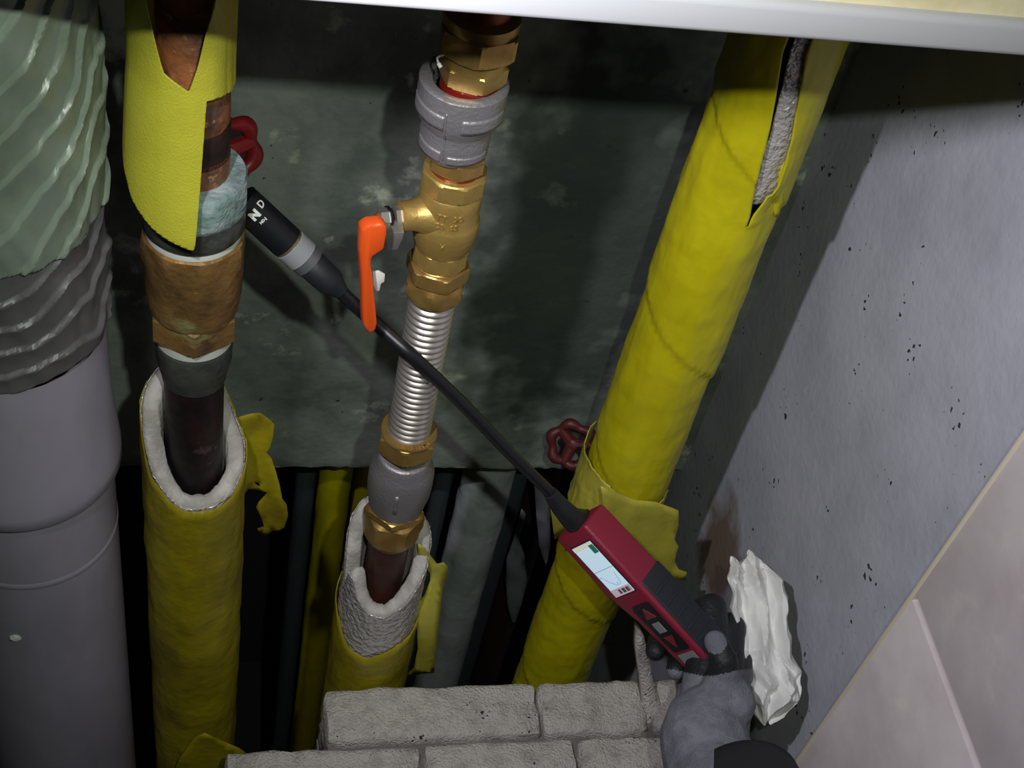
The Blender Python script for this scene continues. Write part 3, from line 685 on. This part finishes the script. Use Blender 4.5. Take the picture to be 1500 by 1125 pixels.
# ------------------------------------------------------------------ red handwheel valves on the back wall
def wheel_valve(name, c, r, tilt, material, label, lobes=6):
    e = thing(name, c, label, 'valve')
    nrm = Vector(tilt).normalized(); uu = nrm.orthogonal().normalized(); vv = nrm.cross(uu)
    pts = []; n = 72
    for i in range(n+1):
        a = 2*pi*i/n; q = r*(1+.07*math.cos(lobes*a)); pts.append(Vector(c)+(uu*math.cos(a)+vv*math.sin(a))*q)
    rads = [r*.23*(1+.18*math.cos(lobes*2*pi*i/n)) for i in range(n+1)]
    tubepath('rim', pts, rads, material, e, 12)
    for i in range(3):
        a = 2*pi*(i+.25)/3; d = uu*math.cos(a)+vv*math.sin(a)
        tubepath('spoke', [Vector(c)+d*r*.12-nrm*r*.12, Vector(c)+d*r*.95], [r*.30, r*.24], material, e, 10)
    tubepath('hub', [Vector(c)-nrm*r*.35, Vector(c)+nrm*r*.12, Vector(c)+nrm*r*.17], [r*.28, r*.28, r*.18], material, e, 20)
    back = (YB-.001-c[1])
    tubepath('stem', [Vector(c), Vector(c)-nrm*r*.9], r*.14, M['brass_old'], e, 12)
    tubepath('bonnet', [Vector(c)-nrm*r*.7, Vector(c)-nrm*r*1.1, Vector(c)-nrm*r*1.7], [r*.3, r*.5, r*.5], M['dark_steel'], e, 20)
    return e
wheel_valve('gate_valve', onY(330, 226, .70), .0215, (.55, -.8, .25), M['red'], 'red valve handwheel on the wall half hidden by the old copper riser')
wheel_valve('gate_valve', onY(838, 652, .755), .0190, (-.35, -.8, .45), M['red_dark'], 'dull red valve handwheel left of the bright yellow pipe, near the wall edge')

# ------------------------------------------------------------------ pipes in the void below the back wall
def void_pipe(name, px, py, Y, r, material, label, rough=.0008, step=0., col2=None, kids=None):
    ax = Axis(px, py, Y)
    e = thing(name, (ax.x, ax.y, -2.38), label, 'pipe')
    cols = [(2*pi*i/64, -2.38, ZB-.004) for i in range(64)]
    wrap('tape_wrap', ax, cols, spiral(r, step, .06, rough, px*.1), material, e, 90, .0006, True)
    return ax
void_pipe('insulated_pipe', 484, 760, .870, .0165, M['tape'], 'slim yellow-taped pipe in the void left of the centre riser', step=.0006)
void_pipe('insulated_pipe', 524, 760, .895, .0115, M['tape'], 'thinnest yellow pipe in the void, tucked behind the centre riser', step=.0004)
void_pipe('insulated_pipe', 699, 760, .875, .0270, M['bg_green'], 'grey-green wrapped pipe in the void between centre riser and yellow pipe', rough=.0014, step=.0008)
void_pipe('insulated_pipe', 738, 760, .91, .0135, M['bg_dark'], 'dark wrapped pipe hugging the right side of the grey-green pipe')
void_pipe('insulated_pipe', 442, 760, .90, .0105, M['bg_dark'], 'narrow dark pipe left of the slim yellow pipe in the void')
void_pipe('insulated_pipe', 637, 760, .90, .0100, M['bg_dark'], 'narrow dark pipe between the centre riser and the grey-green pipe')
void_pipe('insulated_pipe', 190, 760, .90, .018, M['bg_navy'], 'navy pipe in the dark gap beside the grey drain pipe')
void_pipe('insulated_pipe', 778, 760, .95, .020, M['bg_brown'], 'dark brown pipe in the void under the probe')
pf = sheet('plastic_film', [(764, 745), (770, 752), (766, 772), (760, 790), (768, 812), (772, 850), (764, 885), (752, 918), (744, 890), (741, 850), (742, 818), (752, 790), (758, 765)], lambda x, y: depthY(x, y, .90)+.012*nz3(x*.05, y*.03, 0, 1), M['bg_film'], None, .0008, 3)
tag(pf, 'crumpled grey plastic scrap hanging right of the grey-green pipe', 'plastic')
pf2 = sheet('plastic_film', [(782, 700), (800, 706), (812, 730), (806, 760), (806, 800), (800, 830), (790, 800), (786, 760)], lambda x, y: depthY(x, y, .86)+.010*nz3(x*.05, y*.04, 2, 1), M['bg_film'], None, .0008, 3)
tag(pf2, 'dark crumpled plastic left of the yellow pipe, under the probe neck', 'plastic')

# ------------------------------------------------------------------ leak detector with long gooseneck probe
dA = 1.0
ai = (right*(1019-855)+down*(949-770)).normalized()              # along the body, in the picture
vd = wdir(935, 860).normalized(); ai = (ai-ai.dot(vd)*vd).normalized()
nn = -vd; pp_ = nn.cross(ai).normalized()
if pp_.dot(right) < 0: pp_ = -pp_
phi_ = -.268
a_ = (ai*math.cos(phi_)+nn*math.sin(phi_)).normalized()
w_v = pp_.cross(a_).normalized()
if w_v.dot(nn) > 0: w_v = -w_v
be = math.radians(54)
e1 = (-pp_*math.cos(be)+w_v*math.sin(be)); e2 = (pp_*math.sin(be)+w_v*math.cos(be))
M0 = P(855, 770, dA)
ld = thing('leak_detector', M0, 'red and black handheld leak detector with a lit screen and long black gooseneck probe', 'leak detector')
def B(s, q, d, o=0.): return M0+a_*s+e1*q+e2*d-(e1.cross(e2) if False else Vector((0, 0, 0)))*o
nf = (-e2); ns = (-e1)                                            # outward normals of screen face and side face
px2 = dA/F
def loft(name, secs, material, bev=.0025, parent=ld):
    bm = bmesh.new(); rings = []
    for (s, q0, q1, d0, d1) in secs:
        rings.append([bm.verts.new(B(s, q0, d0)), bm.verts.new(B(s, q1, d0)), bm.verts.new(B(s, q1, d1)), bm.verts.new(B(s, q0, d1))])
    for A_, C_ in zip(rings, rings[1:]):
        for j in range(4): bm.faces.new((A_[j], A_[(j+1) % 4], C_[(j+1) % 4], C_[j]))
    bm.faces.new(rings[0]); bm.faces.new(rings[-1][::-1])
    bmesh.ops.recalc_face_normals(bm, faces=bm.faces)
    if bev: bmesh.ops.bevel(bm, geom=[e for e in bm.edges if e.calc_face_angle(0) > .5], offset=bev, segments=3, affect='EDGES', profile=.5)
    me = bpy.data.meshes.new(name); bm.to_mesh(me); bm.free(); return mesh_obj(name, me, material, parent, True, 35)
WF, WS = .0395, .0275
loft('housing', [(0, 0, WF, 0, WS), (.060, 0, WF*1.02, 0, WS*1.05), (.070, 0, WF*.98, 0, WS*1.05), (.088, 0.0, WF*.86, 0, WS), (.150, .0, WF*.74, 0, WS*.95)], M['dev_red'], .003)
gp = loft('grip', [(.0605, -.0007, .012, .0030, WS*1.05+.0006), (.075, -.0012, .014, .0032, WS*1.05+.0008), (.155, -.0012, .014, .0032, WS+.0006)], M['dev_black'], .002); gp['label'] = 'black rubber side grip'
for k in range(5): loft('grip_rib', [(.074+.012*k, -.0019, .004, .006, WS*1.0), (.0765+.012*k, -.0019, .004, .006, WS*1.0)], M['dev_black'], .0006)
def facequad(name, s0, s1, q0, q1, h0, h1, material, parent=ld, bev=0):
    bm = bmesh.new(); lo_ = []; hi_ = []
    for (s, q) in ((s0, q0), (s1, q0), (s1, q1), (s0, q1)):
        lo_.append(bm.verts.new(B(s, q, 0)+nf*h0)); hi_.append(bm.verts.new(B(s, q, 0)+nf*h1))
    bm.faces.new(lo_); bm.faces.new(hi_[::-1])
    for j in range(4): bm.faces.new((lo_[j], lo_[(j+1) % 4], hi_[(j+1) % 4], hi_[j]))
    bmesh.ops.recalc_face_normals(bm, faces=bm.faces)
    if bev: bmesh.ops.bevel(bm, geom=bm.edges[:], offset=bev, segments=2, affect='EDGES')
    me = bpy.data.meshes.new(name); bm.to_mesh(me); bm.free(); return mesh_obj(name, me, material, parent, True, 35)
def facepoly(name, pts, h0, h1, material, parent=ld):
    bm = bmesh.new(); lo_ = [bm.verts.new(B(s, q, 0)+nf*h0) for s, q in pts]; hi_ = [bm.verts.new(B(s, q, 0)+nf*h1) for s, q in pts]
    bm.faces.new(lo_); bm.faces.new(hi_[::-1]); n = len(pts)
    for j in range(n): bm.faces.new((lo_[j], lo_[(j+1) % n], hi_[(j+1) % n], hi_[j]))
    bmesh.ops.recalc_face_normals(bm, faces=bm.faces)
    me = bpy.data.meshes.new(name); bm.to_mesh(me); bm.free(); return mesh_obj(name, me, material, parent, False)
S0, S1, Q0, Q1 = .0125, .0625, .0065, .0300
facequad('screen_bezel', S0-.001, S1+.001, Q0-.001, Q1+.0012, -.002, .0006, M['black'])
scr = facequad('screen', S0, S1, Q0, Q1, .0004, .0010, M['screen']); scr['label'] = 'lit pale blue display with a curve'
L_ = S1-S0
facequad('status_bar', S0, S0+L_*.08, Q0, Q1, .0008, .00125, M['screen_bar'], scr)
facequad('footer_bar', S1-L_*.14, S1, Q0, Q1, .0008, .00125, M['screen_foot'], scr)
facequad('green_badge', S0+L_*.05, S0+L_*.21, Q0, Q0+.0050, .0008, .0014, M['screen_green'], scr)
facequad('divider', S0+L_*.495, S0+L_*.505, Q0, Q1, .0008, .00125, M['screen_line'], scr)
for k, (qa, qb) in enumerate(((.0095, .0125), (.0138, .0172), (.0190, .0215))): facequad('footer_mark', S1-L_*.11, S1-L_*.03, qa, qb, .0012, .0015, M['screen_dark'], scr)
facequad('footer_button', S1-L_*.115, S1-L_*.04, .0066, .0090, .0012, .0016, M['white_plastic'], scr)
curve = [(.62, .0285), (.60, .0265), (.66, .0245), (.72, .0230), (.76, .0205), (.80, .0185), (.82, .0165), (.76, .0155), (.82, .0140), (.80, .0125), (.74, .0110), (.68, .0105), (.60, .0100)]
tubepath('curve', [B(S0+L_*u_, q, 0)+nf*.0012 for u_, q in curve], .00030, M['screen_line'], scr, 6)
# key panel
facepoly('key_panel', [(.0750, .0060), (.0750, .0240), (.0790, .0268), (.1210, .0240), (.1230, .0225), (.1230, .0060), (.1210, .0045), (.0770, .0045)], -.001, .0006, M['black'])
facepoly('arrow_key', [(.0795, .0150), (.0890, .0200), (.0890, .0090)], .0004, .0016, M['btn_red'])
facequad('centre_key', .0935, .1035, .0110, .0195, .0004, .0016, M['btn_grey'], ld, .0004)
facepoly('arrow_key', [(.1190, .0150), (.1075, .0195), (.1075, .0095)], .0004, .0016, M['btn_red'])
facequad('base_label', .1260, .1360, .0050, .0230, -.001, .0006, M['btn_grey'])
for k in range(11): facequad('speaker_slot', .0050+k*.0062, .0078+k*.0062, .0020, .0032, -.001, .0004, M['dev_red'])
# gooseneck
root = B(.002, WF*.46, WS*.5)
pth = smoothpath([root, P(826, 748, 1.005), P(800, 716, .985), P(745, 662, .945), P(680, 594, .895), P(610, 527, .843), P(560, 482, .838), P(520, 447, .828), P(496, 424, .812)], 8)
k = len(pth)
tubepath('gooseneck', pth, [.0062-.0022*min(1, i/6.) if i < 7 else (.0050 if i < 14 else .0044) for i in range(k)], M['sheath'], ld, 20)
tubepath('strain_relief', [root-a_*.004, root-a_*.0005, P(838, 760, 1.008), P(820, 741, 1.0), P(806, 722, .988)], [.0105, .0100, .0088, .0070, .0052], M['black_soft'], ld, 24)
for i in range(16, k-3, 1):
    pass
tp0, tp1 = P(496, 424, .812), P(352, 292, .772)
def tp(t): return tp0+(tp1-tp0)*t
tubepath('boot', [tp(-.03), tp(.02), tp(.07), tp(.10), tp(.29), tp(.31)], [.0048, .0060, .0082, .0088, .0092, .0084], M['black_soft'], ld, 28)
tubepath('grey_collar', [tp(.30), tp(.305), tp(.375), tp(.38)], [.0090, .0098, .0098, .0090], M['ring_metal'], ld, 28)
tubepath('clear_collar', [tp(.375), tp(.38), tp(.505), tp(.51)], [.0100, .0105, .0105, .0100], M['btn_grey'], ld, 28)
tubepath('gold_ring', [tp(.50), tp(.505), tp(.535), tp(.54)], [.0090, .0097, .0097, .0090], M['ring_gold'], ld, 28)
tubepath('sensor_tip', [tp(.53), tp(.535), tp(.99), tp(1.0)], [.0098, .0103, .0103, .0085], M['black'], ld, 32)
# white printed marks on the tip
ta = (tp1-tp0).normalized(); tv = -((tp(.9)).normalized()); tv = (tv-tv.dot(ta)*ta).normalized(); tu = ta.cross(tv)
def tip_text(s, size, tpos, ang, bold, rot=pi/2):
    me = text_mesh(s, size, .0001, bold); r = .0105
    for v in me.vertices:
        x = v.co.x*math.cos(rot)-v.co.y*math.sin(rot); y = v.co.x*math.sin(rot)+v.co.y*math.cos(rot)
        al = ang+x/r; v.co = tp(tpos)+ta*y+(tv*math.cos(al)+tu*math.sin(al))*(r+v.co.z)
    return mesh_obj('printed_mark', me, M['ptfe'], ld, False)
tip_text('N', .0070, .885, -.10, .0005, 0)
tip_text('D', .0062, .900, .62, .0001, 0)
tip_text('ND-J', .0022, .815, -.02, .0001, 0)

# ------------------------------------------------------------------ tissue clutched beside the glove
def tissue():
    V = []; Fc = []; n = 150; rows_ = 90
    path = [(1092, 818, 20, 1.075), (1100, 828, 32, 1.07), (1108, 850, 40, 1.065), (1112, 885, 40, 1.06), (1116, 920, 40, 1.055), (1118, 950, 42, 1.045), (1124, 980, 48, 1.04), (1130, 1005, 48, 1.035), (1128, 1030, 40, 1.03), (1124, 1050, 24, 1.03), (1122, 1060, 8, 1.03)]
    for k in range(rows_+1):
        u_ = k/rows_*(len(path)-1); i = min(int(u_), len(path)-2); f_ = u_-i
        a = path[i]; b = path[i+1]; x, y, hw, d = (a[q]+(b[q]-a[q])*f_ for q in range(4))
        c = P(x, y, d)
        for j in range(n):
            t = 2*pi*j/n
            tri = lambda v: abs((v % 1.0)*2-1)*2-1
            a1 = tri(t/(2*pi)+.5)*-1 if False else math.copysign(abs(math.cos(t))**.75, math.cos(t))
            zig = tri(a1*1.15+.13*u_+.25*math.sin(u_*.7))*.55+tri(a1*1.5-.21*u_+.4*math.sin(u_*1.1+2))*.30
            zig = zig if math.sin(t) <= 0 else tri(a1*1.5-.17*u_+.4)*.5
            q0 = Vector((a1*1.6, (1 if math.sin(t) > 0 else 0)*3.0, u_*.42))
            v1 = noise.voronoi(q0*.85, distance_metric='DISTANCE')[0]; v2 = noise.voronoi(q0*3.6+Vector((3, 1, 7)), distance_metric='DISTANCE')[0]
            h_ = hw/F*d
            edge_ = 1+.10*nz3(a1, u_*1.3, 3, 1)+.07*tri(u_*.62+.2*(a1 > 0))
            q = c+right*(a1*h_*edge_)+fwd*(math.sin(t)*.006*min(1, hw/30)+min(1, hw/34)*(zig*.011+.016*(v1[1]-v1[0])+.0018*(v2[1]-v2[0])))+down*(.010*nz3(a1*1.5, 0, u_*.3+9, 1)*(1 if k < 30 else .6))
            V.append(q)
    for k in range(rows_):
        for j in range(n): Fc.append((k*n+j, k*n+(j+1) % n, (k+1)*n+(j+1) % n, (k+1)*n+j))
    Fc.append(tuple(range(n))); Fc.append(tuple(rows_*n+j for j in range(n)))
    return mk('tissue', V, Fc, M['tissue'], None, True, 24)
tag(tissue(), 'crumpled white tissue paper clutched beside the black glove fingers', 'tissue')

# ------------------------------------------------------------------ gloved hand and forearm
def capsule(bm, p0, p1, r0, r1, n=14):
    p0, p1 = Vector(p0), Vector(p1); t = (p1-p0).normalized(); u_ = t.orthogonal().normalized(); v_ = t.cross(u_)
    rings = []
    for (c, r, sgn) in ((p0, r0, -1), (p1, r1, 1)):
        rg = []
        angs = (pi*.5*.999, pi*.3, pi*.12, 0) if sgn < 0 else (0, pi*.12, pi*.3, pi*.5*.999)
        for a in angs:
            rg.append([bm.verts.new(c+t*(sgn*math.sin(a)*r)+(u_*math.cos(2*pi*j/n)+v_*math.sin(2*pi*j/n))*(math.cos(a)*r)) for j in range(n)])
        rings += rg
    for A_, C_ in zip(rings, rings[1:]):
        for j in range(n): bm.faces.new((A_[j], A_[(j+1) % n], C_[(j+1) % n], C_[j]))
    bm.faces.new(rings[0][::-1]); bm.faces.new(rings[-1])
def hand():
    bm = bmesh.new()
    wrist = P(1040, 1120, .985)
    chains = []
    kn = [(1042, 892, 1.052), (1070, 920, 1.060), (1082, 958, 1.058), (1082, 995, 1.050)]
    fr = .0098
    for i, (x, y, d) in enumerate(kn):
        K = P(x, y, d)
        capsule(bm, P(1040+6*(i-1.5), 1085, 1.00), K, .024, .0125)
        m1 = P(x-38+i*1.0, y+14, d+.030); m2 = P(x-76+i*2, y+46, d+.016); m3_ = P(x-82+i*2, y+62, d-.006)
        capsule(bm, K, m1, .0118, .0104); capsule(bm, m1, m2, .0104, .0094); capsule(bm, m2, m3_, .0094, .0080)
    capsule(bm, P(1018, 1055, .994), P(1066, 1030, 1.0), .022, .021)
    capsule(bm, P(1030, 1095, .985), P(1060, 1000, .998), .022, .0145)
    capsule(bm, P(1060, 1000, .998), P(1060, 966, .990), .0130, .0105)
    capsule(bm, P(1060, 966, .990), P(1048, 940, .992), .0100, .0088)
    capsule(bm, P(1030, 1080, .99), wrist, .032, .034)
    capsule(bm, wrist, P(1090, 1240, .91), .034, .038)
    capsule(bm, P(1090, 1240, .91), P(1150, 1400, .80), .038, .044)
    me = bpy.data.meshes.new('h'); bm.to_mesh(me); bm.free()
    o = bpy.data.objects.new('h', me); COL.objects.link(o)
    md = o.modifiers.new('r', 'REMESH'); md.mode = 'VOXEL'; md.voxel_size = .0016
    s_ = o.modifiers.new('s', 'SMOOTH'); s_.iterations = 5; s_.factor = .5
    bpy.context.view_layer.update()
    me2 = bpy.data.meshes.new_from_object(o.evaluated_get(bpy.context.evaluated_depsgraph_get()))
    bpy.data.objects.remove(o, do_unlink=True)
    me2.materials.clear()
    ho = mesh_obj('person', me2, [M['glove'], M['glove_black']], None, True, 80)
    thumb = P(1046, 938, .984)
    for p_ in me2.polygons:
        x, y = proj(p_.center); dth = (p_.center-thumb).length
        blk = y < 985+5*math.sin(x*.05)
        if dth < .0098: blk = False
        p_.material_index = 1 if blk else 0
    return ho
hd = hand(); tag(hd, 'hand in a grey knit work glove with black coated fingers gripping the red detector', 'person')
# dark sleeve over the forearm
sl = tubepath('sleeve', [P(1088, 1150, .965), P(1096, 1175, .95), P(1112, 1250, .905), P(1160, 1400, .80)], [.040, .042, .045, .052], M['sleeve'], hd, 40, False); solid(sl, .002, 0)
# pale mortar smear between bricks and hand
ms = sheet('mortar_lump', [(932, 915), (940, 925), (948, 960), (955, 1000), (968, 1040), (978, 1075), (984, 1110), (982, 1150), (946, 1150), (945, 1095), (942, 1040), (936, 990), (930, 945)], lambda x, y: depthY(x, y, interp([(900, .575), (1010, .545), (1150, .49)], y)), M['brick'], None, .012, 4)
tag(ms, 'pale grey sliver of broken mortar standing between the bricks and the glove', 'mortar')
